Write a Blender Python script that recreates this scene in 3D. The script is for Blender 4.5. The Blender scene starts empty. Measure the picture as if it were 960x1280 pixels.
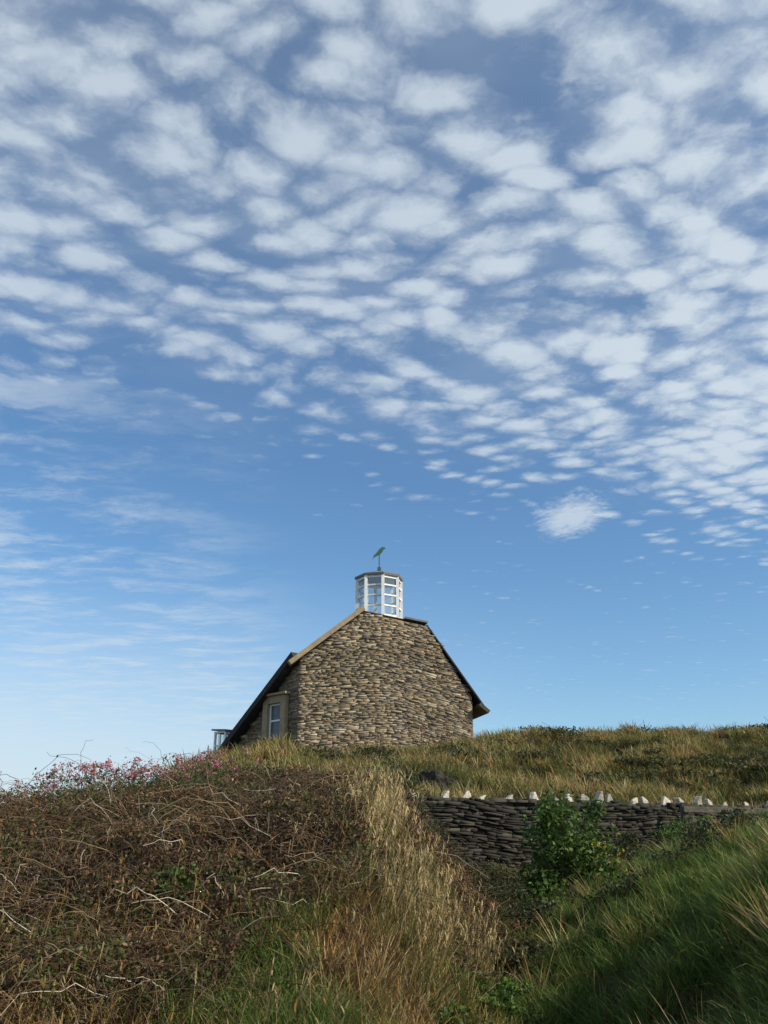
import bpy, math, numpy as np
from mathutils import Vector
rng=np.random.default_rng(7)
S=bpy.context.scene
S.view_settings.view_transform='Standard'; S.view_settings.look='None'; S.view_settings.exposure=0

# ---------------------------------------------------------------- helpers
TAB=rng.random((256,256))
def vn(x,y,s=1.0,o=0):
    x=np.asarray(x,float)*s+o*17.3+500; y=np.asarray(y,float)*s+o*9.7+500
    xi=np.floor(x).astype(int); yi=np.floor(y).astype(int); fx=x-xi; fy=y-yi
    fx=fx*fx*(3-2*fx); fy=fy*fy*(3-2*fy)
    a=TAB[xi&255,yi&255]; b=TAB[(xi+1)&255,yi&255]; c=TAB[xi&255,(yi+1)&255]; d=TAB[(xi+1)&255,(yi+1)&255]
    return (a*(1-fx)+b*fx)*(1-fy)+(c*(1-fx)+d*fx)*fy
def fbm(x,y,s,o=0,n=3):
    r=0;a=1;t=0
    for i in range(n):
        r=r+a*vn(x,y,s*2**i,o+i*3); t+=a; a*=.5
    return r/t
def ss(x,a,b):
    t=np.clip((x-a)/(b-a),0,1); return t*t*(3-2*t)
PY=[-60,-10,0,3,6,10,13.1,13.75,18,22,27,31,34,38,46,58,75]
PZ=[-6,-2.2,-1.6,-1.4,-1.1,-.75,-.6,.5,1.15,1.75,2.7,3.4,3.6,3.8,4.0,3.9,2]
def H(x,y):
    x=np.asarray(x,float); y=np.asarray(y,float)
    w=ss(y,8,13)*(1-ss(y,19,32))
    yp=y-.547*np.clip(x,-2,11)*w
    c=np.interp(yp,PY,PZ)
    behind=ss(yp,13.0,13.9)
    lm=(1.17+.10*np.clip(x+1.5,-4,2.2)/1.5)*ss(y,2.3,8.8)*ss(-x,-(.2+.105*np.minimum(y,12)),.35)
    rb=1.0*ss(x,.3+.085*np.clip(y,0,15),.9+.33*np.clip(y,0,15))*(ss(y,-3,3))*(1-.12*ss(yp,7,12))
    near=c+(lm+rb)*(1-behind)
    xl=-.06*y-1.9
    f=ss(x,xl-4.2,xl)
    low=np.minimum(c,.45-.05*(y-13))
    hill=low+(c-low)*f
    h=near*(1-behind)+hill*behind
    h=h+ (fbm(x,y,.9,1)-.5)*.24*ss(y,2,5)
    h=h+ (vn(x,y,2.3,41)-.5)*.16*ss(y,2,4)*ss(x,.3,1.2)*(1-behind)
    lump=fbm(x,y,.55,5)
    h=h+(lump-.5)*1.1*ss(y,15,22)*(1-ss(y,36,41))
    h=h-.75*ss(y,20,31)*(1-ss(x,-.5,5.5))*(1-ss(y,60,70))
    r=np.hypot(x,(y-20))
    h=h+(-33-h)*ss(r,50,150)
    return h

def mesh_obj(name,V,T,C=None,mat=None,smooth=False,parent=None):
    V=np.asarray(V,np.float32); T=np.asarray(T,np.int32)
    me=bpy.data.meshes.new(name)
    k=T.shape[1]
    me.vertices.add(len(V)); me.vertices.foreach_set('co',V.ravel())
    me.loops.add(T.size); me.loops.foreach_set('vertex_index',T.ravel())
    me.polygons.add(len(T)); me.polygons.foreach_set('loop_start',np.arange(0,T.size,k,dtype=np.int32))
    try: me.polygons.foreach_set('loop_total',np.full(len(T),k,dtype=np.int32))
    except Exception: pass
    me.update(calc_edges=True)
    if C is not None:
        a=me.color_attributes.new('Col','FLOAT_COLOR','POINT')
        c=np.ones((len(V),4),np.float32); c[:,:3]=C; a.data.foreach_set('color',c.ravel())
    if smooth: me.polygons.foreach_set('use_smooth',np.ones(len(T),bool))
    ob=bpy.data.objects.new(name,me); S.collection.objects.link(ob)
    if mat: me.materials.append(mat)
    if parent: ob.parent=parent
    return ob
def empty(name):
    e=bpy.data.objects.new(name,None); S.collection.objects.link(e); return e

class MB:
    def __init__(s): s.v=[];s.f=[];s.c=[]
    def box(s,c,ax,ay,az,col=(1,1,1)):   # half vectors
        c,ax,ay,az=[np.array(q,float) for q in (c,ax,ay,az)]
        b=len(s.v)
        for i in(-1,1):
            for j in(-1,1):
                for k in(-1,1): s.v.append(c+i*ax+j*ay+k*az); s.c.append(col)
        for q in((0,1,3,2),(4,6,7,5),(0,4,5,1),(2,3,7,6),(0,2,6,4),(1,5,7,3)): s.f.append([b+t for t in q])
    def beam(s,p,q,w,d,up=(0,0,1),col=(1,1,1)):
        p=np.array(p,float);q=np.array(q,float);a=(q-p);L=np.linalg.norm(a);a/=L
        u=np.array(up,float); r=np.cross(a,u); r/=np.linalg.norm(r); u=np.cross(r,a)
        s.box((p+q)/2,a*L/2,r*w/2,u*d/2,col)
    def prism(s,pts,ext,col=(1,1,1)):
        b=len(s.v);n=len(pts);ext=np.array(ext,float)
        for p in pts: s.v.append(np.array(p,float)); s.c.append(col)
        for p in pts: s.v.append(np.array(p,float)+ext); s.c.append(col)
        s.f.append([b+i for i in range(n)][::-1]); s.f.append([b+n+i for i in range(n)])
        for i in range(n): j=(i+1)%n; s.f.append([b+i,b+j,b+n+j,b+n+i])
    def obj(s,name,mat,parent=None,bevel=0):
        me=bpy.data.meshes.new(name); me.from_pydata([tuple(map(float,v)) for v in s.v],[],s.f)
        a=me.color_attributes.new('Col','FLOAT_COLOR','POINT')
        a.data.foreach_set('color',np.c_[np.array(s.c,np.float32),np.ones(len(s.c),np.float32)].ravel())
        me.materials.append(mat); me.update()
        ob=bpy.data.objects.new(name,me); S.collection.objects.link(ob)
        if parent: ob.parent=parent
        if bevel:
            m=ob.modifiers.new('b','BEVEL'); m.width=bevel; m.segments=2
        return ob

def newmat(name):
    m=bpy.data.materials.new(name); m.use_nodes=True; nt=m.node_tree
    for n in list(nt.nodes): nt.nodes.remove(n)
    o=nt.nodes.new('ShaderNodeOutputMaterial'); return m,nt,o
def plant_mat(name,trans=.3,rough=.55,gloss=.06):
    m,nt,o=newmat(name)
    at=nt.nodes.new('ShaderNodeAttribute'); at.attribute_name='Col'
    p=nt.nodes.new('ShaderNodeBsdfPrincipled'); p.inputs['Roughness'].default_value=rough
    p.inputs['Specular IOR Level'].default_value=.25
    if trans<=0:
        nt.links.new(at.outputs['Color'],p.inputs['Base Color']); nt.links.new(p.outputs[0],o.inputs[0]); return m
    t=nt.nodes.new('ShaderNodeBsdfTranslucent'); mx=nt.nodes.new('ShaderNodeMixShader'); mx.inputs[0].default_value=trans
    nt.links.new(at.outputs['Color'],p.inputs['Base Color']); nt.links.new(at.outputs['Color'],t.inputs['Color'])
    nt.links.new(p.outputs[0],mx.inputs[1]); nt.links.new(t.outputs[0],mx.inputs[2]); nt.links.new(mx.outputs[0],o.inputs[0])
    return m
def surf_mat(name,col=None,rough=.85,nscale=8,namp=.35,bump=.4,bscale=20,attr=False,metal=0):
    m,nt,o=newmat(name)
    p=nt.nodes.new('ShaderNodeBsdfPrincipled'); p.inputs['Roughness'].default_value=rough; p.inputs['Metallic'].default_value=metal
    p.inputs['Specular IOR Level'].default_value=.2
    tc=nt.nodes.new('ShaderNodeTexCoord')
    n=nt.nodes.new('ShaderNodeTexNoise'); n.inputs['Scale'].default_value=nscale; n.inputs['Detail'].default_value=6
    nt.links.new(tc.outputs['Object'],n.inputs['Vector'])
    mr=nt.nodes.new('ShaderNodeMapRange'); mr.inputs[1].default_value=.25; mr.inputs[2].default_value=.75
    mr.inputs[3].default_value=1-namp; mr.inputs[4].default_value=1+namp
    nt.links.new(n.outputs['Fac'],mr.inputs[0])
    vm=nt.nodes.new('ShaderNodeVectorMath'); vm.operation='SCALE'
    if attr:
        at=nt.nodes.new('ShaderNodeAttribute'); at.attribute_name='Col'; nt.links.new(at.outputs['Color'],vm.inputs[0])
    else: vm.inputs[0].default_value=col
    nt.links.new(mr.outputs[0],vm.inputs['Scale']); nt.links.new(vm.outputs[0],p.inputs['Base Color'])
    n2=nt.nodes.new('ShaderNodeTexNoise'); n2.inputs['Scale'].default_value=bscale; n2.inputs['Detail'].default_value=5
    nt.links.new(tc.outputs['Object'],n2.inputs['Vector'])
    b=nt.nodes.new('ShaderNodeBump'); b.inputs['Strength'].default_value=bump; b.inputs['Distance'].default_value=.05
    nt.links.new(n2.outputs['Fac'],b.inputs['Height']); nt.links.new(b.outputs[0],p.inputs['Normal'])
    nt.links.new(p.outputs[0],o.inputs[0]); return m

M_ground=surf_mat('ground_soil_grass',nscale=2.5,namp=.5,bump=.8,bscale=9,attr=True,rough=.95)
M_stone=surf_mat('rubble_stone',nscale=5,namp=.3,bump=.22,bscale=12,attr=True)
M_mortar=surf_mat('mortar',(.13,.10,.065),nscale=3,namp=.3,bump=.4)
M_slate=surf_mat('roof_slate',(.035,.033,.034),rough=.7,nscale=4,namp=.4)
M_tan=surf_mat('dressed_stone',(.31,.245,.16),nscale=5,namp=.25,bump=.2)
M_white=surf_mat('white_paint',(.8,.8,.78),rough=.45,nscale=5,namp=.06,bump=.05)
M_lead=surf_mat('lead_grey',(.16,.17,.18),rough=.5,nscale=5,namp=.2,bump=.1)
M_wood=surf_mat('weathered_wood',(.085,.075,.058),nscale=12,namp=.4,bump=.5)
M_vane=surf_mat('verdigris',(.06,.13,.09),rough=.5,nscale=20,namp=.3)
M_copestone=surf_mat('pale_stone',attr=True,nscale=14,namp=.35,bump=.6,bscale=25)
M_rock=surf_mat('slate_rock',(.035,.032,.027),nscale=3,namp=.5,bump=1,bscale=5)
M_grass=plant_mat('grass_blades',.35); M_leaf=plant_mat('leaves',.3,.5); M_cane=plant_mat('canes',.0,.7)
m,nt,o=newmat('window_glass'); M_glass=m
t=nt.nodes.new('ShaderNodeBsdfTransparent'); t.inputs[0].default_value=(.88,.93,.95,1); g=nt.nodes.new('ShaderNodeBsdfGlossy'); g.inputs['Roughness'].default_value=.03
mx=nt.nodes.new('ShaderNodeMixShader'); mx.inputs[0].default_value=.25
nt.links.new(t.outputs[0],mx.inputs[1]); nt.links.new(g.outputs[0],mx.inputs[2]); nt.links.new(mx.outputs[0],o.inputs[0])

# ---------------------------------------------------------------- ground
a=np.linspace(-4.4,4.4,430); gx=6*np.sinh(a); b=np.linspace(-4.2,4.2,470); gy=12+8*np.sinh(b)
X,Y=np.meshgrid(gx,gy); Z=H(X,Y)
V=np.c_[X.ravel(),Y.ravel(),Z.ravel()]
nx=len(gx); ny=len(gy); i=np.arange((ny-1)*(nx-1)); r=i//(nx-1); c=i%(nx-1); q=r*nx+c
F=np.c_[q,q+1,q+nx+1,q+nx]
x=V[:,0]; y=V[:,1]
base=np.array([.05,.06,.018]); brown=np.array([.035,.024,.014]); olive=np.array([.10,.09,.033])
k=fbm(x,y,.6,9)[:,None]
C=base*(1-k)+brown*k
k=(ss(y-.547*x,12.9,13.6)*ss(y,12,16)*(.4+.6*fbm(x,y,.8,4)))[:,None]; C=C*(1-k)+olive*k
k=(ss(-x,-.9,.3)*ss(y,4.5,6)*(1-ss(y,13,15)))[:,None]; C=C*(1-k)+np.array([.022,.014,.009])*k
ypp=y-.547*x
k=(ss(ypp,8,11)*(1-ss(ypp,13.0,13.4))*ss(y,5,8))[:,None]; C=C*(1-k)+np.array([.02,.018,.009])*k
ground=mesh_obj('ground',V,F,C,M_ground,True)
# sea
R=6000
ms,nt,o=newmat('sea_water'); p=nt.nodes.new('ShaderNodeBsdfPrincipled'); p.inputs['Base Color'].default_value=(.02,.06,.09,1); p.inputs['Roughness'].default_value=.15
nz=nt.nodes.new('ShaderNodeTexNoise'); nz.inputs['Scale'].default_value=.3; bp=nt.nodes.new('ShaderNodeBump'); bp.inputs['Strength'].default_value=.4
tc=nt.nodes.new('ShaderNodeTexCoord'); nt.links.new(tc.outputs['Object'],nz.inputs[0]); nt.links.new(nz.outputs[0],bp.inputs['Height']); nt.links.new(bp.outputs[0],p.inputs['Normal']); nt.links.new(p.outputs[0],o.inputs[0])
mesh_obj('sea',[(-R,-R,-30),(R,-R,-30),(R,R,-30),(-R,R,-30)],[(0,1,2,3)],None,ms)

# ---------------------------------------------------------------- chapel
chapel=empty('stone_chapel')
P0=np.array([-3.85,42.0,0]); D=np.array([-.2215,.9752,0]); E=np.array([.9752,.2215,0]); UP=np.array([0,0,1.])
W=8.15
def top(s): return np.interp(s,[0,2.9,5.9,8.2],[8.1,10.45,9.98,6.6])
def bul(s): return .24*math.sin(math.pi*min(max(s/W,0),1))**.8
def gp(s,dep,z): return P0+E*s+D*dep+UP*z
mb=MB(); cols=np.linspace(0,W,25)
cols=sorted(set(list(cols)+[2.9,5.9]))
for i in range(len(cols)-1):
    s0,s1=cols[i],cols[i+1]; b=len(mb.v)
    for (s,z) in((s0,1.0),(s1,1.0),(s1,top(s1)),(s0,top(s0))): mb.v.append(gp(s,-bul(s)+.01,z)); mb.c.append((1,1,1))
    mb.f.append([b,b+1,b+2,b+3])
pts=[gp(0.03,.3,.5),gp(W-.03,.3,.5),gp(W-.03,.3,6.4),gp(5.9,.3,9.9),gp(2.9,.3,10.4),gp(.03,.3,8.0)]
mb.prism(pts,D*10)
for s in(0.0,W):
    b=len(mb.v)
    for (d,z) in((0,.5),(.35,.5),(.35,top(s)),(0,top(s))): mb.v.append(gp(s,d,z)); mb.c.append((1,1,1))
    mb.f.append([b,b+1,b+2,b+3])
mb.obj('walls_core',M_mortar,chapel)
D2=np.array([-.7071,.7071,0]); N2=np.array([.7071,.7071,0])
def wp(t,n,z): return P0+D2*t+N2*n+UP*z
def wtop(t): return 8.1-.772*t
mb=MB(); mb.prism([wp(.02,.04,-3),wp(6.3,.04,-3),wp(6.3,.04,wtop(6.3)),wp(.02,.04,wtop(0))],N2*6.5)
mb.obj('wing_core',M_mortar,chapel)
PAL=np.array([(.29,.225,.145),(.26,.205,.135),(.225,.18,.125),(.32,.255,.17),(.19,.155,.11),(.28,.225,.15),(.25,.21,.16),(.31,.235,.14),(.21,.165,.11),(.37,.315,.23),(.15,.125,.095),(.23,.205,.17)])
def stones(u0,u1,z0,z1,pos,inside,pal=PAL,hr=(.032,.10),wr=(.2,.85),prot=.018,gap=.007,arch=0):
    V=[];Fq=[];C=[]
    z=z0
    while z<z1:
        h=rng.uniform(*hr); u=u0-rng.uniform(0,.3)
        rowc=rng.uniform(.82,1.15)
        while u<u1:
            w=rng.uniform(*wr)*rng.uniform(.5,1)
            ua,ub=max(u,u0),min(u+w,u1); u+=w
            if ub-ua<.04: continue
            def wob(q): return .05*math.sin(q*1.3+z*.4)+.02*math.sin(q*3.1+z*2.0)-arch*((q-u0)/(u1-u0)-.4)**2
            um=(ua+ub)/2
            zm=z+wob(um)+h/2
            if not inside(um,zm): continue
            e=abs(rng.normal(0,prot))+.010
            if rng.random()<.06: e+=.035
            col=pal[rng.integers(len(pal))]*rng.uniform(.75,1.15)*rowc
            b=len(V); j=lambda s=.010: rng.normal(0,s)
            k1=rng.normal(0,.006); k2=rng.normal(0,.006)
            cn=((ua+gap/2,z+wob(ua)+gap/2+k1),(ub-gap/2,z+wob(ub)+gap/2+k2),(ub-gap/2,z+wob(ub)+h-gap/2+k2),(ua+gap/2,z+wob(ua)+h-gap/2+k1))
            for (uu,zz) in cn: V.append(pos(uu,zz,-.05))
            tl=rng.normal(0,.005)
            for q_,(uu,zz) in enumerate(cn): V.append(pos(uu+j(),zz+j(.003),e+j(.003)+(tl if q_>1 else -tl)))
            C+= [col]*8
            for f in((4,5,6,7),(0,1,5,4),(1,2,6,5),(2,3,7,6),(3,0,4,7)): Fq.append([b+t for t in f])
        z+=h
    return V,Fq,C
V,Fq,C=stones(0,W,2.0,11.3,lambda u,z,e:gp(u,-bul(u)-e,z),lambda u,z:z<top(u)-.02,arch=1.8)
C=np.array(C); V=np.array(V)
st=fbm(V[:,0],V[:,2],.7,3); C=C*(.72+.56*st)[:,None]
mesh_obj('gable_stonework',V,Fq,C,M_stone,parent=chapel)
win_t,win_z,ww,wh=1.5,5.55,.82,1.12
V,Fq,C=stones(0,6.3,0,8.1,lambda u,z,e:wp(u,-e+.03,z),lambda u,z:z<wtop(u) and not(abs(u-win_t)<ww and abs(z-win_z)<wh))
mesh_obj('wing_stonework',V,Fq,np.array(C)*.9,M_stone,parent=chapel)
V,Fq,C=stones(0,10,2.5,6.5,lambda u,z,e:gp(W+e,u,z),lambda u,z:True)
mesh_obj('side_stonework',V,Fq,C,M_stone,parent=chapel)
def slab(mb,a,b_,pf,n0,n1,th):
    dx=b_[0]-a[0]; dz=b_[1]-a[1]; L=math.hypot(dx,dz); nxn,nz=-dz/L*th,dx/L*th
    if nz<0: nxn,nz=-nxn,-nz
    pts=[pf(a[0],n0,a[1]),pf(b_[0],n0,b_[1]),pf(b_[0]+nxn,n0,b_[1]+nz),pf(a[0]+nxn,n0,a[1]+nz)]
    mb.prism(pts,pf(0,n1,0)-pf(0,n0,0))
mb=MB()
slab(mb,(-.4,7.82),(2.95,10.52),gp,.06,10.6,.16)
slab(mb,(2.95,10.5),(5.95,10.03),gp,-.18,10.55,.05)
slab(mb,(5.95,10.0),(8.78,6.12),gp,-.22,10.6,.06)
slab(mb,(7.3,2.65),(-.15,8.22),wp,-.5,7,.26)
mb.obj('slate_roof',M_slate,chapel)
mb=MB(); slab(mb,(-.42,7.83),(2.98,10.56),gp,-.42,.05,.22); mb.obj('verge_coping',M_tan,chapel,.02)
mb=MB(); slab(mb,(4.9,10.25),(6.0,10.08),gp,-.32,.2,.10); mb.obj('lead_capping',M_lead,chapel,.01)
mb=MB(); slab(mb,(8.35,6.3),(8.8,5.95),gp,-.45,10,.16); mb.obj('gutter',M_wood,chapel)
mb=MB()
def wbox(mb,t,z,ht,hz,n,hn): mb.box(wp(t,n,z),D2*ht,N2*hn,UP*hz)
for sg in(-1,1): wbox(mb,win_t+sg*.64,win_z,.17,1.1,-.05,.14)
wbox(mb,win_t,win_z+.93,.468,.17,-.05,.14); wbox(mb,win_t,win_z-1.0,.468,.1,-.07,.16)
wbox(mb,win_t,win_z+1.16,.95,.055,-.12,.2)
mb.obj('window_surround',M_tan,chapel,.02)
mb=MB()
for sg in(-1,1): wbox(mb,win_t+sg*.43,win_z-.07,.035,.82,.02,.05)
for z in(.72,-.86,.0): wbox(mb,win_t,win_z+z,.393,.035,.02,.05)
mb.obj('window_frame',M_white,chapel)
mb=MB(); wbox(mb,win_t,win_z-.07,.39,.79,.03,.01)
mg=surf_mat('leaded_pane',(.10,.12,.14),rough=.12,nscale=3,namp=.3,bump=.05); mb.obj('window_pane',mg,chapel)
# dormer
mb=MB(); dt=6.2
cz=4.75
def db(t,n,z,ht,hn,hz): mb.box(wp(t,n,z),D2*ht,N2*hn,UP*hz)
for sg in(-1,1):
    db(dt+sg*.42,.3,cz-.3,.05,.05,1.05); db(dt+sg*.42,1.5,cz-.3,.05,.05,1.05); db(dt+sg*.42,.9,cz+.7,.045,.55,.05); db(dt+sg*.42,.9,cz+.1,.03,.55,.03)
for z in(-.65,.05,.7): db(dt,.3,cz+z,.37,.045,.045)
db(dt,.3,cz,.025,.03,.6)
mb.obj('dormer_frame',M_white,chapel)
mb=MB(); mb.box(wp(dt,.9,cz-.3),D2*.36,N2*.5,UP*.9); mb.obj('dormer_glass',M_glass,chapel)
mb=MB(); mb.box(wp(dt,.9,cz+.8),D2*.58+UP*.05,N2*.75,UP*.04); mb.obj('dormer_roof',M_lead,chapel)
# lantern
LC=np.array([-.24,44.5,0]); LR=1.10; zb,zt=10.1,12.6
fr=MB(); gl=MB(); cap=MB()
def op(i,r,z,off=math.radians(10)):
    a=off+i*math.pi/4; return LC+np.array([math.cos(a)*r,math.sin(a)*r,z])
levels=[zb+.45,zb+.98,zb+1.5,zb+2.0,zt-.05]
for i in range(8):
    fr.beam(op(i,LR,zb),op(i,LR,zt),.15,.15,up=(0,1,.01))
    for z in levels:
        w=.18 if z in(levels[0],levels[-1]) else .07
        fr.beam(op(i,LR-.01,z),op(i+1,LR-.01,z),.07,w)
    b=len(fr.v)
    for p_ in(op(i,LR-.03,zb-.2),op(i+1,LR-.03,zb-.2),op(i+1,LR-.03,zb+.42),op(i,LR-.03,zb+.42)): fr.v.append(p_);fr.c.append((1,1,1))
    fr.f.append([b,b+1,b+2,b+3])
    b=len(gl.v)
    for p_ in(op(i,LR-.04,zb+.42),op(i+1,LR-.04,zb+.42),op(i+1,LR-.04,zt),op(i,LR-.04,zt)): gl.v.append(p_);gl.c.append((1,1,1))
    gl.f.append([b,b+1,b+2,b+3])
rings=[(LR+.12,zt-.02),(LR+.14,zt+.08),(LR*.75,zt+.26),(LR*.35,zt+.38),(.06,zt+.45)]
for (r,z) in rings:
    for i in range(8): cap.v.append(op(i,r,z)); cap.c.append((1,1,1))
for k in range(len(rings)-1):
    for i in range(8): j=(i+1)%8; cap.f.append([k*8+i,k*8+j,k*8+8+j,k*8+8+i])
cap.f.append(list(range(8))[::-1]); cap.f.append([len(rings)*8-8+i for i in range(8)])
lan=empty('lantern'); lan.parent=chapel
fr.obj('lantern_frame',M_white,lan); gl.obj('lantern_glass',M_glass,lan); cap.obj('lantern_cap',M_lead,lan)
# weather vane
vane=empty('weather_vane'); vane.parent=chapel
mb=MB(); t0=LC+UP*(zt+.4); mb.beam(t0,t0+UP*1.0,.05,.05,up=(0,1,.01)); mb.box(t0+UP*.18,(.09,0,0),(0,.09,0),(0,0,.07))
mb.obj('pole',M_vane,vane)
out=[(-.34,-.34),(-.22,-.20),(-.1,-.14),(.05,-.06),(.16,.06),(.22,.2),(.34,.26),(.24,.31),(.14,.32),(.02,.22),(-.08,.1),(-.18,-.04),(-.30,-.14),(-.28,-.22)]
mb=MB(); mb.prism([t0+np.array([u,-.02,1.0+v]) for u,v in out],(0,.04,0)); mb.obj('bird_figure',M_vane,vane)

# ---------------------------------------------------------------- boundary wall
bw=empty('boundary_wall')
A=np.array([-.9,12.86,0]); BD=np.array([.8773,.48,0]); BN=np.array([.48,-.8773,0]); BL=13.5; zt_=.70
mb=MB(); mb.box(A+BD*BL/2-BN*.22+UP*(-.4+ -.02),BD*BL/2,BN*.2,UP*(1.08)); mb.obj('core',M_rock,bw)
pal2=np.array([(.045,.042,.036),(.055,.05,.042),(.07,.064,.052),(.042,.036,.028),(.085,.075,.06),(.035,.038,.028)])*.7
V,Fq,C=stones(0,BL,-1.2,zt_,lambda u,z,e:A+BD*u+BN*e+UP*z,lambda u,z:z<zt_-.02+.03*math.sin(u*5)+.02*math.sin(u*11),pal2,hr=(.022,.055),wr=(.1,.45),prot=.018,gap=.006)
mesh_obj('stonework',V,Fq,C,M_stone,parent=bw)
V,Fq,C=stones(0,BL,-.02,.42,lambda u,z,e:A+BD*u+BN*(-z)+UP*(zt_-.01+e*.5),lambda u,z:True,pal2*1.5,hr=(.12,.2),wr=(.15,.4),prot=.03,gap=.01)
mesh_obj('wall_top_stones',V,Fq,C,M_stone,parent=bw)
mb=MB(); u=.8
while u<BL:
    sc_=rng.uniform(.6,1.1); w=rng.uniform(.06,.11)*sc_; h=rng.uniform(.12,.2)*sc_; lean=rng.uniform(-.06,.07); n0=rng.uniform(-.06,.0); th=rng.uniform(.05,.1)
    c0=A+BD*u+BN*n0+UP*(zt_-.02); tw=rng.uniform(-.05,.05)
    pts=[c0-BD*w,c0+BD*w,c0+BD*(w*.85)+UP*h*rng.uniform(.25,.7),c0+BD*(lean+.015)+UP*h,c0+BD*(lean-.02)+UP*h*.93,c0-BD*(w*.8)+UP*h*rng.uniform(.2,.65)]
    g=rng.uniform(.26,.62); mb.prism(pts,-BN*th+BD*tw,(g,g*.92,g*.76))
    u+=rng.choice([rng.uniform(.2,.32),rng.uniform(.34,.6)])
mb.obj('pointed_coping_stones',M_copestone,bw,.010)

fe=empty('wooden_fence'); mb=MB()
F0=A+BD*6.3+BN*.35
for k in range(4):
    p_=F0+BD*1.9*k; zg=float(H(p_[0],p_[1])); mb.beam(p_+UP*(zg-.3),p_+UP*.72,.10,.10,up=(0,1,.01))
for z in(.61,.42,.2): mb.beam(F0-BD*.1+BN*.08+UP*z,F0+BD*6+BN*.08+UP*(z+.02),.04,.09)
mb.obj('posts_and_rails',M_wood,fe,.008)

# ---------------------------------------------------------------- vegetation builders
def blades(P,h,w,az,lean,col,tipcol,curl=1.3):
    n=len(P); d=np.c_[np.cos(az),np.sin(az),np.zeros(n)]
    fa=rng.uniform(0,2*np.pi,n); sd=np.c_[np.cos(fa),np.sin(fa),np.zeros(n)]
    L=h[:,None]
    def pt(t): 
        ho=lean*t**curl; ve=t*np.sqrt(np.clip(1-.6*(lean*t)**2,.05,1))
        return P+d*L*ho[:,None]+np.array([0,0,1.])*L*ve[:,None]
    one=np.ones(n)
    V=np.empty((n,7,3)); 
    for k,(t,wf) in enumerate(((0,.9),(.38,1.0),(.75,.6))):
        c=pt(one*t); V[:,2*k]=c-sd*(w*wf/2)[:,None]; V[:,2*k+1]=c+sd*(w*wf/2)[:,None]
    V[:,6]=pt(one)
    tri=np.array([[0,1,3],[0,3,2],[2,3,5],[2,5,4],[4,5,6]])
    T=(np.arange(n)[:,None,None]*7+tri[None]).reshape(-1,3)
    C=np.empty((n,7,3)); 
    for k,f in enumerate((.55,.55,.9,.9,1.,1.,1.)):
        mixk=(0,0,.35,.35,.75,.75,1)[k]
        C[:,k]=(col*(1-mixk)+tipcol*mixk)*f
    return V.reshape(-1,3),T,C.reshape(-1,3)
def merge(L):
    Vs=[];Ts=[];Cs=[];o=0
    for V,T,C in L: Vs.append(V);Ts.append(T+o);Cs.append(C);o+=len(V)
    return np.concatenate(Vs),np.concatenate(Ts),np.concatenate(Cs)
def sampxy(n,y0,y1,r0,r1,p=1.0):
    y=y0*(y1/y0)**rng.random(n) if p==1 else y0+(y1-y0)*rng.random(n)**p
    return y*rng.uniform(r0,r1,n),y
G_LUSH=np.array([.062,.12,.020]); G_MID=np.array([.115,.148,.034]); OLV=np.array([.165,.145,.045]); STR=np.array([.46,.35,.17]); GOLD=np.array([.32,.19,.06]); BRN=np.array([.12,.07,.035])
def pick(cols,probs,n):
    k=rng.choice(len(cols),n,p=np.array(probs)/sum(probs)); return np.array(cols)[k]*rng.uniform(.75,1.25,(n,1))
def tufts(n,per,xy,hr,spread,width,cols,probs,leanr=(.3,1.),wind=None,windw=.5,tipk=.12):
    x,y=xy; x=np.repeat(x,per); y=np.repeat(y,per); N=len(x)
    hh=np.repeat(rng.uniform(hr[0],hr[1],n),per)*rng.uniform(.55,1.1,N)
    oa=rng.uniform(0,2*np.pi,N); rr=np.abs(rng.normal(0,1,N))*spread
    az=oa+rng.normal(0,.5,N)
    if wind is not None:
        vx=np.cos(az)*(1-windw)+np.cos(wind)*windw; vy=np.sin(az)*(1-windw)+np.sin(wind)*windw; az=np.arctan2(vy,vx)
    px=x+np.cos(oa)*rr; py=y+np.sin(oa)*rr
    lean=rng.uniform(leanr[0],leanr[1],N)
    col=np.repeat(pick(cols,probs,n),per,0)*rng.uniform(.7,1.3,(N,1))
    ind=rng.random(N)<.15; col[ind]=pick(cols,probs,int(ind.sum()))
    tc=col*1.15+ (STR*tipk)
    P=np.c_[px,py,H(px,py)-.02]
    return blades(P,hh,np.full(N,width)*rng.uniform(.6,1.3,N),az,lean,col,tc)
def keep(xy,f):
    k=f(*xy); return xy[0][k],xy[1][k]

# right bank: lush tussocky grass
L=[]
xy=keep(sampxy(8200,2.2,14,.02,.62),lambda x,y:(x>.15+.08*y)&(y-.547*x<12.7))
pat=.55*fbm(xy[0],xy[1],1.6,21)+.45*vn(xy[0],xy[1],2.3,41)
for msk,cols,pr,hr,wd,ww_ in((pat>.58,[G_LUSH*1.15,G_MID*1.1,OLV,G_LUSH*.8],[4,4,1,2],(.16,.30),200,.25),((pat<=.58)&(pat>.42),[G_LUSH,G_MID,OLV],[5,3,1.],(.12,.26),215,.25),(pat<=.42,[G_LUSH*.6,G_LUSH*.8,OLV*.6,BRN*.7],[4,3,2,1],(.08,.2),240,.2)):
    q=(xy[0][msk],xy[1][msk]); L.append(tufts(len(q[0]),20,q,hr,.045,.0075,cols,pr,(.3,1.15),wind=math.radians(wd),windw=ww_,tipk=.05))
xy=keep(sampxy(130,3,13,.05,.6),lambda x,y:(x>.3+.1*y)&(y-.547*x<12.7)&(vn(x,y,1.3,4)>.5))
L.append(tufts(len(xy[0]),34,xy,(.28,.44),.05,.006,[STR*.9,OLV,GOLD*.9],[4,3,1],(.3,1.0),wind=math.radians(215),windw=.35))
V,T,C=merge(L); mesh_obj('long_grass',V,T,C,M_grass)

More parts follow.
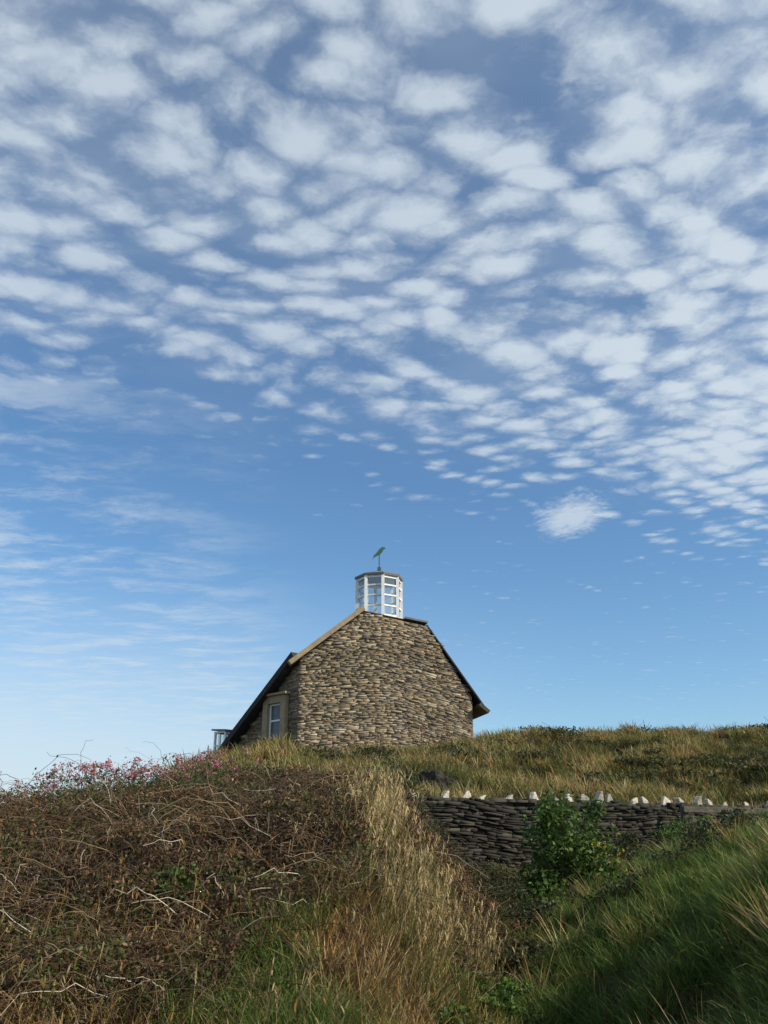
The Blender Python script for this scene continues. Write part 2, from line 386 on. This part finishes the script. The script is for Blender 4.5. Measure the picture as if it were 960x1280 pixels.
# left bank lower grass: mixed dry/green patches
L=[]
def edge(x,y): return 4.7+1.5*fbm(x,y,.8,2)+1.5*ss(x,-1.1,.2)
xy=keep(sampxy(8200,2.2,8.6,-.62,.16),lambda x,y:(x<.12+.1*y)&(y<edge(x,y)+.5*rng.random(len(x))))
wet=fbm(xy[0],xy[1],1.5,7)+.12*ss(xy[0],-.9,.1)-.05
for msk,cols,pr,hr in((wet>.53,[G_MID,G_LUSH,OLV,STR*.7],[4,4,2,.6],(.10,.24)),((wet<=.53)&(wet>.43),[GOLD,STR*.8,BRN,OLV,G_MID],[2.4,1.8,2,3,2.5],(.10,.25)),(wet<=.43,[GOLD,GOLD*.8,BRN,BRN*.6,STR*.8],[3,3,2,2,2.2],(.08,.24))):
    q=(xy[0][msk],xy[1][msk]); L.append(tufts(len(q[0]),22,q,hr,.045,.0065,cols,pr,(.3,1.15),tipk=.07))
V,T,C=merge(L); mesh_obj('mixed_grass',V,T,C,M_grass)

def seedgrass(xy,hr,cols=(STR,),lean=(.15,.6)):
    x,y=xy; N=len(x); az=rng.uniform(0,2*np.pi,N)*.5+math.radians(-60); h=rng.uniform(hr[0],hr[1],N); ln=rng.uniform(*lean,N)
    P=np.c_[x,y,H(x,y)-.02]; col=pick(list(cols),[1]*len(cols),N)
    B=blades(P,h,np.full(N,.0045),az,ln,col*.9,col,1.8)
    tipz=P+np.c_[np.cos(az)*h*ln,np.sin(az)*h*ln,h*np.sqrt(np.clip(1-.6*ln**2,.05,1))]
    K=4; Q=np.repeat(tipz,K,0)-np.c_[np.zeros((N*K,2)),np.tile(np.arange(K)*.02,N)]-np.c_[np.repeat(np.cos(az)*ln,K)*np.tile(np.arange(K)*.014,N),np.repeat(np.sin(az)*ln,K)*np.tile(np.arange(K)*.014,N),np.zeros(N*K)]
    sc=np.repeat(col,K,0)*1.1
    B2=blades(Q-np.array([0,0,.012]),np.full(N*K,.04),np.full(N*K,.008),rng.uniform(0,6.28,N*K),rng.uniform(.2,.6,N*K),sc,sc)
    return merge([B,B2])
nt_=17; n=950; cx=rng.choice(nt_,n); ccy=rng.uniform(6.2,8.2,nt_); ccx=ccy*rng.uniform(-.05,.10,nt_)
x=ccx[cx]+rng.normal(0,.06,n); y=ccy[cx]+rng.normal(0,.09,n)
L=[seedgrass((x,y),(.2,.52),(STR*1.15,STR*1.3,STR*.9,OLV))]
q=(ccx.repeat(6)+rng.normal(0,.15,nt_*6),ccy.repeat(6)+rng.normal(0,.18,nt_*6)); L.append(tufts(nt_*6,26,q,(.15,.36),.05,.006,[STR,OLV,G_MID,G_LUSH],[1.6,1.5,3,2],(.3,1.)))
xy=keep(sampxy(800,3,7,-.5,.08),lambda x,y:x<.1+.04*y); L.append(seedgrass(xy,(.18,.36),(STR*.8,GOLD,BRN*1.5)))
V,T,C=merge(L); mesh_obj('seed_grass',V,T,C,M_grass)

# hillside dry grass beyond the wall: tussocky
L=[]
xy=keep(sampxy(15000,13.2,40,-.22,.6,.8),lambda x,y:(y-.547*np.clip(x,-2,11)*ss(y,8,13)*(1-ss(y,19,32))>13.7))
xx,yy=xy; wet=.6*fbm(xx,yy,.8,11)+.4*fbm(xx,yy,.55,5)
for msk,cols,pr,hr in((wet<=.46,[G_MID*.5,OLV*.45,G_LUSH*.5,BRN*.6],[3,3,2,2],(.12,.42)),((wet>.46)&(wet<=.54),[OLV,G_MID*.8,GOLD*.8,STR*.6],[5,4,1.5,1],(.15,.5)),(wet>.54,[OLV*1.3,STR*.8,GOLD*.9,G_MID],[4,3.4,1.5,1.5],(.15,.45))):
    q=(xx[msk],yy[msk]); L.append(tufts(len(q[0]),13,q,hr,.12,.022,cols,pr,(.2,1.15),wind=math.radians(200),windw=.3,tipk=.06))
V,T,C=merge(L); mesh_obj('hillside_grass',V,T,C,M_grass)

# leaves
def leaves(P,size,col,flat=.5):
    n=len(P); a=rng.normal(size=(n,3)); a/=np.linalg.norm(a,axis=1)[:,None]; b=rng.normal(size=(n,3)); b=np.cross(a,b); b/=np.linalg.norm(b,axis=1)[:,None]
    s=size[:,None]; V=np.stack([P-a*s,P+b*s*flat,P+a*s,P-b*s*flat],1)
    T=(np.arange(n)[:,None,None]*4+np.array([[0,1,2],[0,2,3]])[None]).reshape(-1,3)
    return V.reshape(-1,3),T,np.repeat(col,4,0)
def tubes(paths,rad,col):
    n,k,_=paths.shape; tan=np.gradient(paths,axis=1); tan/=np.linalg.norm(tan,axis=2)[...,None]+1e-9
    ref=np.array([.3,.5,.81]); u=np.cross(tan,ref); u/=np.linalg.norm(u,axis=2)[...,None]+1e-9; v=np.cross(tan,u)
    taper=np.linspace(1,.4,k)[None,:,None]
    ring=[paths+(u*math.cos(t)+v*math.sin(t))*rad[:,None,None]*taper for t in(0,2.094,4.189)]
    V=np.stack(ring,2).reshape(-1,3)
    T=[]
    for i in range(k-1):
        for j in range(3):
            j2=(j+1)%3; T+= [[i*3+j,i*3+j2,(i+1)*3+j2],[i*3+j,(i+1)*3+j2,(i+1)*3+j]]
    T=(np.arange(n)[:,None,None]*(k*3)+np.array(T)[None]).reshape(-1,3)
    return V,T,np.repeat(col,k*3,0)
def canes(x,y,length,height,rad,col,k=9):
    n=len(x); az=rng.uniform(0,2*np.pi,n); t=np.linspace(0,1,k)[None]
    curl=rng.normal(0,.7,n)[:,None]; A_=az[:,None]+curl*t
    stp=length[:,None]/k
    px=x[:,None]+np.cumsum(np.cos(A_)*stp,1); py=y[:,None]+np.cumsum(np.sin(A_)*stp,1)
    pk=rng.uniform(.45,1.3,n)[:,None]
    zz=height[:,None]*(1-((t-pk)/pk)**2)
    px+=rng.normal(0,.012,px.shape); py+=rng.normal(0,.012,py.shape)
    g=H(x,y)[:,None]*.5+H(px,py)*.5
    pz=g+zz+rng.normal(0,.012,zz.shape)
    return tubes(np.stack([px,py,pz],2),rad,col)
br=empty('bramble_thicket')
def brregion(x,y): return (x<.02+.095*y)&(y>edge(x,y)-.3)&(y-.547*x<12.7)
xy=keep(sampxy(8000,4.6,12.5,-.62,.14),brregion); n=len(xy[0])
can=(.10+.36*fbm(xy[0],xy[1],1.4,6))*(.6+.4*ss(xy[1],5,7.5))
colc=pick([np.array([.11,.07,.038]),np.array([.06,.038,.022]),np.array([.24,.175,.10]),np.array([.10,.05,.028]),np.array([.45,.39,.30])],[4,4,2.2,2,.6],n)
V,T,C=canes(xy[0],xy[1],rng.uniform(.2,.9,n),can*rng.uniform(.5,1.25,n),rng.uniform(.0018,.004,n),colc)
mesh_obj('canes',V,T,C,M_cane,parent=br)
xy=keep(sampxy(210000,4.6,12.5,-.62,.14),brregion); n=len(xy[0])
clp=vn(xy[0],xy[1],3.2,31)
can=(.06+.36*fbm(xy[0],xy[1],1.4,6))*(.6+.4*ss(xy[1],5,7.5))*(.45+.95*clp)
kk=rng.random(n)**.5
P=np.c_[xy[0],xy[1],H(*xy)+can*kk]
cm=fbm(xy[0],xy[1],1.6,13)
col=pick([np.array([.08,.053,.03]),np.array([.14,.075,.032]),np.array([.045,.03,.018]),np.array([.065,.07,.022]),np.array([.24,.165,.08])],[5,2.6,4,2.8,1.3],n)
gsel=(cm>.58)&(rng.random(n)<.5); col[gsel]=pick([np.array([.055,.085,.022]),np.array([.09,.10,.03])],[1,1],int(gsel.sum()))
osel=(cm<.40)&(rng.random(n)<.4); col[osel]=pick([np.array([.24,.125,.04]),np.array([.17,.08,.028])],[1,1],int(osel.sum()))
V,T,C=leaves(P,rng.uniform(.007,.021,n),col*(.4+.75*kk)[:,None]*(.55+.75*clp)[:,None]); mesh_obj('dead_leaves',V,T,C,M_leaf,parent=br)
n=44; x=rng.uniform(-4.0,.2,n); y=rng.uniform(7.6,9.4,n)
V,T,C=canes(x,y,rng.uniform(.4,.9,n),rng.uniform(.34,.68,n),rng.uniform(.0025,.0045,n),pick([np.array([.13,.08,.05]),np.array([.34,.28,.2])],[3,1],n),12)
mesh_obj('arching_whips',V,T,C,M_cane,parent=br)

# valerian on skyline
x=np.r_[rng.normal(-2.5,.5,120),rng.normal(-1.75,.15,24)]; n=144; y=rng.normal(9.2,.3,n)
hz=rng.uniform(.34,.56,n); base=np.c_[x,y,H(x,y)]
pth=np.stack([base,base+np.c_[rng.normal(0,.03,n),rng.normal(0,.03,n),hz*.5],base+np.c_[rng.normal(0,.06,n),rng.normal(0,.05,n),hz]],1)
A1=tubes(pth,np.full(n,.003),np.tile([[.08,.09,.03]],(n,1)))
tp=np.repeat(pth[:,2],26,0)+rng.normal(0,.019,(n*26,3)); A2=leaves(tp,rng.uniform(.006,.012,n*26),pick([np.array([.45,.13,.19]),np.array([.6,.30,.34]),np.array([.2,.10,.06])],[2,1,1.4],n*26),.8)
k=rng.random((n,24,1)); lp=(pth[:,0][:,None]*(1-k)+pth[:,2][:,None]*k).reshape(-1,3)+rng.normal(0,.035,(n*24,3))
A3=leaves(lp,rng.uniform(.015,.028,n*24),pick([np.array([.08,.12,.04])],[1],n*24),.4)
V,T,C=merge([A1,A2,A3]); mesh_obj('valerian_flowers',V,T,C,M_leaf)

def bush(name,cx,cy,rx,ry,hz,nl,ls,cols,pr,stems=60,base=None,flowers=None,trunkcol=(.1,.07,.045),nc=26,spread=.45):
    e=empty(name)
    ctr=np.c_[rng.normal(0,spread,nc)*rx,rng.normal(0,spread,nc)*ry,hz*rng.uniform(.2,.85,nc)]
    gz=H(ctr[:,0]+cx,ctr[:,1]+cy); z0=float(H(cx,cy)) ; ctr[:,2]+=gz-z0
    rr=np.hypot(ctr[:,0]/rx,ctr[:,1]/ry); ctr[:,2]-=hz*.35*np.clip(rr,0,1.2)**2
    k=rng.integers(nc,size=nl); dirs=rng.normal(size=(nl,3)); dirs/=np.linalg.norm(dirs,axis=1)[:,None]
    rad=(rng.random(nl)**.45)[:,None]*np.array([rx,ry,hz*.6])*rng.uniform(.22,.45,nc)[k][:,None]
    P=ctr[k]+dirs*rad; P+=np.array([cx,cy,z0])
    clump=rng.uniform(.6,1.3,nc)[k][:,None]
    V,T,C=leaves(P,rng.uniform(.5,1.2,nl)*ls,pick(cols,pr,nl)*clump,.55); mesh_obj('foliage',V,T,C,M_leaf,parent=e)
    k=rng.integers(nc,size=stems); b0=np.c_[rng.normal(0,.1,stems)*rx,rng.normal(0,.1,stems)*ry,np.full(stems,-.1)]; tp=ctr[k]+rng.normal(0,.12,(stems,3))*rx
    tt=np.linspace(0,1,6)[None,:,None]; pth=b0[:,None]*(1-tt)+tp[:,None]*tt; pth[:,:,2]+=0.1*hz*np.sin(np.linspace(0,3.14,6)); pth+=rng.normal(0,.015*rx,pth.shape)+np.array([cx,cy,z0])
    V,T,C=tubes(pth,rng.uniform(.004,.009,stems)*max(1,rx),np.tile([trunkcol],(stems,1))); mesh_obj('stems',V,T,C,M_cane,parent=e)
    if flowers:
        nf,fc,fs,off=flowers; P=np.array([cx,cy,z0])+np.array(off)+rng.normal(0,.13,(nf,3)); Pf=np.repeat(P,7,0)+rng.normal(0,.012,(nf*7,3))
        V,T,C=leaves(Pf,np.full(nf*7,fs),np.tile([fc],(nf*7,1)),.9); mesh_obj('flowers',V,T,C,M_leaf,parent=e)
LG=[np.array([.075,.14,.028]),np.array([.12,.185,.035]),np.array([.05,.09,.02])]
DK=[np.array([.04,.06,.02]),np.array([.06,.08,.025]),np.array([.07,.045,.025]),np.array([.025,.035,.012])]
bush('green_shrub',2.2,11.9,.72,.45,1.4,6500,.036,LG,[3,3,2],110,flowers=(18,(.65,.5,.04),.012,(.45,-.3,.5)),nc=34,spread=.5)
for (cx,cy,rx,hz,nl,cs) in((.95,8.0,.4,.35,2400,DK),(1.25,9.4,.5,.4,3000,DK),(1.25,11.0,.5,.5,3000,DK),(.9,12.0,.5,.5,3500,DK),(1.6,12.9,.6,.6,3500,DK),(.3,12.9,.5,.9,3500,DK),(3.2,13.4,.6,.5,3000,DK),(4.2,13.8,.6,.4,3000,LG),(5.4,14.4,.6,.4,3000,LG),(.45,5.7,.25,.2,1300,LG),(-.9,4.6,.16,.14,700,LG),(.75,6.6,.3,.3,2000,LG),(-1.3,6.2,.3,.25,1500,LG),(3.0,9.4,.5,.35,2400,DK),(2.1,9.0,.4,.25,1800,DK),(4.6,10.8,.6,.35,2600,LG)):
    bush('leafy_plant',cx,cy,rx,rx,hz,nl,.019,cs,[3,2,2,3][:len(cs)],30)
DG=[np.array([.06,.07,.022]),np.array([.09,.09,.03]),np.array([.04,.05,.018]),np.array([.13,.10,.04])]
for (cx,cy,rx,hz,nl) in((-3.0,29.5,1.3,.5,4500),(-1.4,28,1.5,.45,4500),(.4,26.5,1.5,.6,5000),(2.2,28,1.6,.55,4500),(9.2,32,2.2,.45,4500),(13.2,31.5,2.2,.5,4500),(13.6,28,2.0,.6,4500),(-.8,22,1.1,.5,4000),(2.5,24,1.6,.6,4500),(5.6,29.5,1.8,.4,3500),(-2.6,24,1.1,.6,4000),(6.5,22,1.3,.5,3500),(9.5,25,1.5,.5,3500),(4.2,19.5,1.0,.4,3500)):
    bush('gorse_bush',cx,cy,rx,rx*.9,hz,nl,.05,DG,[3,3,3,1.5],20,spread=.6)
RB=[np.array([.14,.075,.032]),np.array([.08,.042,.022]),np.array([.22,.14,.06]),np.array([.06,.055,.02])]
for (cx,cy,rx,hz,nl) in((-.35,9.6,.8,.34,6000),(.35,9.0,.6,.34,5000),(-1.2,10.2,.8,.35,5000),(.75,9.3,.5,.34,4500),(.95,8.7,.35,.28,3000),(.6,8.3,.35,.26,3000)):
    bush('bracken_clump',cx,cy,rx,.5,hz,nl,.018,RB,[3,3,1.5,1.5],60)
# rock outcrop, mostly buried in the slope
import bmesh
bm=bmesh.new(); bmesh.ops.create_icosphere(bm,subdivisions=4,radius=1)
for v in bm.verts:
    p=v.co; n_=float(fbm(p.x*2+p.z,p.y*2+p.z*1.7,1.3,2,4)); v.co=p*(.6+.8*n_); v.co.z=round(v.co.z*5)/5*.6+v.co.z*.4
me=bpy.data.meshes.new('rock_outcrop'); bm.to_mesh(me); me.materials.append(M_rock); ob=bpy.data.objects.new('rock_outcrop',me); S.collection.objects.link(ob)
ob.location=(.95,17.0,float(H(.95,17.0))+.1); ob.scale=(.40,.3,.30); ob.rotation_euler=(0,.5,.3)
n=34; x=rng.uniform(-2.5,2.2,n); y=rng.uniform(28,32,n); base=np.c_[x,y,H(x,y)]; hh=rng.uniform(.4,.95,n)
pth=np.stack([base,base+np.c_[rng.normal(0,.05,n),np.zeros(n),hh*.5],base+np.c_[rng.normal(0,.12,n),np.zeros(n),hh]],1)
A1=tubes(pth,np.full(n,.012),np.tile([[.12,.07,.04]],(n,1))); lp=np.repeat(pth[:,2],12,0)-np.c_[np.zeros((n*12,2)),rng.random(n*12)*.3]+rng.normal(0,.03,(n*12,3))
A2=leaves(lp,rng.uniform(.02,.04,n*12),pick([np.array([.15,.07,.04])],[1],n*12)); V,T,C=merge([A1,A2]); mesh_obj('dock_stalks',V,T,C,M_leaf)

# ---------------------------------------------------------------- sun + sky
saz=math.radians(114); sel=math.radians(34)
sd=Vector((math.sin(saz)*math.cos(sel),math.cos(saz)*math.cos(sel),math.sin(sel)))
sun=bpy.data.lights.new('sun','SUN'); sun.energy=5.0; sun.angle=math.radians(.5); sun.color=(1,.91,.75)
so=bpy.data.objects.new('sun',sun); S.collection.objects.link(so); so.rotation_euler=sd.to_track_quat('Z','Y').to_euler(); so.location=(30,-10,40)
w=bpy.data.worlds.new('World'); S.world=w; w.use_nodes=True; nt=w.node_tree
for n_ in list(nt.nodes): nt.nodes.remove(n_)
N=nt.nodes.new; Lk=nt.links.new
out=N('ShaderNodeOutputWorld'); bg=N('ShaderNodeBackground'); bg.inputs[1].default_value=.1; Lk(bg.outputs[0],out.inputs[0])
sky=N('ShaderNodeTexSky'); sky.sky_type='NISHITA'; sky.sun_disc=False; sky.sun_elevation=sel; sky.sun_rotation=saz; sky.air_density=1.0; sky.dust_density=.4; sky.ozone_density=2.5
gain=N('ShaderNodeVectorMath'); gain.operation='MULTIPLY'; Lk(sky.outputs[0],gain.inputs[0]); gain.inputs[1].default_value=(1.0,1.3,1.45)
tc=N('ShaderNodeTexCoord'); sp=N('ShaderNodeSeparateXYZ'); Lk(tc.outputs['Generated'],sp.inputs[0])
def mth(op,a,b=None,c=None,clamp=False):
    n=N('ShaderNodeMath'); n.operation=op; n.use_clamp=clamp
    for i_,q in enumerate((a,b,c)):
        if q is None: continue
        if isinstance(q,(int,float)): n.inputs[i_].default_value=q
        else: Lk(q,n.inputs[i_])
    return n.outputs[0]
def mrange(v,a,b,c,d,smooth=True):
    n=N('ShaderNodeMapRange'); n.interpolation_type='SMOOTHSTEP' if smooth else 'LINEAR'
    Lk(v,n.inputs[0])
    for i_,q in enumerate((a,b,c,d)): n.inputs[i_+1].default_value=q
    return n.outputs[0]
def noise(vec,scale,detail=4,rough=.55,dist=0):
    n=N('ShaderNodeTexNoise'); Lk(vec,n.inputs['Vector']); n.inputs['Scale'].default_value=scale; n.inputs['Detail'].default_value=detail; n.inputs['Roughness'].default_value=rough; n.inputs['Distortion'].default_value=dist
    return n
z=mth('MAXIMUM',sp.outputs[2],.02); px=mth('DIVIDE',sp.outputs[0],z); py=mth('DIVIDE',sp.outputs[1],z)
cb=N('ShaderNodeCombineXYZ'); Lk(px,cb.inputs[0]); Lk(py,cb.inputs[1]); P_=cb.outputs[0]
wn=noise(P_,1.8,2); sub=N('ShaderNodeVectorMath'); sub.operation='SUBTRACT'; Lk(wn.outputs['Color'],sub.inputs[0]); sub.inputs[1].default_value=(.5,.5,.5)
sc=N('ShaderNodeVectorMath'); sc.operation='SCALE'; Lk(sub.outputs[0],sc.inputs[0]); sc.inputs['Scale'].default_value=.25
wn2=noise(P_,16,3,.6); sub2=N('ShaderNodeVectorMath'); sub2.operation='SUBTRACT'; Lk(wn2.outputs['Color'],sub2.inputs[0]); sub2.inputs[1].default_value=(.5,.5,.5)
sc2=N('ShaderNodeVectorMath'); sc2.operation='SCALE'; Lk(sub2.outputs[0],sc2.inputs[0]); sc2.inputs['Scale'].default_value=.06
ad=N('ShaderNodeVectorMath'); ad.operation='ADD'; Lk(P_,ad.inputs[0]); Lk(sc.outputs[0],ad.inputs[1])
ad2=N('ShaderNodeVectorMath'); ad2.operation='ADD'; Lk(ad.outputs[0],ad2.inputs[0]); Lk(sc2.outputs[0],ad2.inputs[1]); P2=ad2.outputs[0]
mp=N('ShaderNodeMapping'); mp.inputs['Rotation'].default_value=(0,0,math.radians(-42)); mp.inputs['Scale'].default_value=(.72,1.0,1); Lk(P2,mp.inputs[0])
vo=N('ShaderNodeTexVoronoi'); vo.feature='SMOOTH_F1'; vo.inputs['Scale'].default_value=13; vo.inputs['Smoothness'].default_value=.25; vo.inputs['Randomness'].default_value=.7; Lk(mp.outputs[0],vo.inputs['Vector'])
cell=mth('SUBTRACT',1.30,mth('MULTIPLY',vo.outputs['Distance'],1.6))
s2=N('ShaderNodeSeparateXYZ'); Lk(ad.outputs[0],s2.inputs[0])
ph=mth('MULTIPLY',mth('SUBTRACT',s2.outputs[0],mth('MULTIPLY',s2.outputs[1],.9)),.74*2*math.pi/.17)
wave=mth('MULTIPLY',mth('SINE',ph),.17)
fine=mth('MULTIPLY',mth('SUBTRACT',noise(P2,34,4,.6).outputs['Fac'],.5),.7)
large=mth('MULTIPLY',mth('SUBTRACT',noise(P_,2.4,2).outputs['Fac'],.5),.8)
tt=mth('ADD',mth('SUBTRACT',2.40,py),mth('MULTIPLY',px,.5))
mask=mrange(tt,-.35,.5,-1.05,.0,False)
right=mrange(px,-.5,.8,-.10,.18,False)
dens=mth('ADD',mth('ADD',mth('ADD',mth('ADD',cell,wave),mth('ADD',fine,large)),mask),right)
body=mth('MULTIPLY',mrange(dens,.0,1.12,0,1),mth('ADD',mrange(tt,-.2,1.0,.56,.74),mrange(px,-.3,.7,0,.17)))
veil=mth('MULTIPLY',mrange(tt,-.1,1.0,0,.2),mrange(noise(P_,3.1,3).outputs['Fac'],.3,.7,.4,1))
f1=mth('SUBTRACT',1,mth('MULTIPLY',mth('SUBTRACT',1,body),mth('SUBTRACT',1,veil)))
e1=mth('POWER',mth('DIVIDE',mth('SUBTRACT',px,.60),.125),2); e2=mth('POWER',mth('DIVIDE',mth('SUBTRACT',py,2.80),.25),2)
g=mth('SUBTRACT',1,mth('SQRT',mth('ADD',e1,e2))); g=mth('ADD',g,mth('MULTIPLY',fine,1.5)); f2=mth('MULTIPLY',mrange(g,-.05,.8,0,1),.72)
mp2=N('ShaderNodeMapping'); mp2.inputs['Rotation'].default_value=(0,0,math.radians(50)); mp2.inputs['Scale'].default_value=(.8,1.5,1); Lk(P2,mp2.inputs[0])
wsp=noise(mp2.outputs[0],3.2,5,.65); wm=mth('MULTIPLY',mrange(px,-.2,-1.1,0,1),mrange(wsp.outputs['Fac'],.42,.72,0,.55))
hz_=mth('MULTIPLY',mrange(sp.outputs[2],.02,.30,.8,0),mrange(sp.outputs[0],.25,-.35,.12,1))
inv=mth('MULTIPLY',mth('MULTIPLY',mth('SUBTRACT',1,f1),mth('SUBTRACT',1,f2)),mth('MULTIPLY',mth('SUBTRACT',1,wm),mth('SUBTRACT',1,hz_)))
fac=mth('SUBTRACT',1,inv,clamp=True)
mix=N('ShaderNodeMix'); mix.data_type='RGBA'; Lk(fac,mix.inputs[0]); Lk(gain.outputs[0],mix.inputs[6])
mix.inputs[7].default_value=(6.6,7.5,8.3,1)
Lk(mix.outputs[2],bg.inputs[0])

# ---------------------------------------------------------------- camera
cd=bpy.data.cameras.new('camera'); co=bpy.data.objects.new('camera',cd); S.collection.objects.link(co); S.camera=co
cd.sensor_fit='VERTICAL'; cd.sensor_height=24; cd.lens=12/math.tan(math.radians(28.85)); cd.clip_end=20000; cd.clip_start=.05
co.location=(0,0,0); co.rotation_euler=(math.radians(110),0,0)
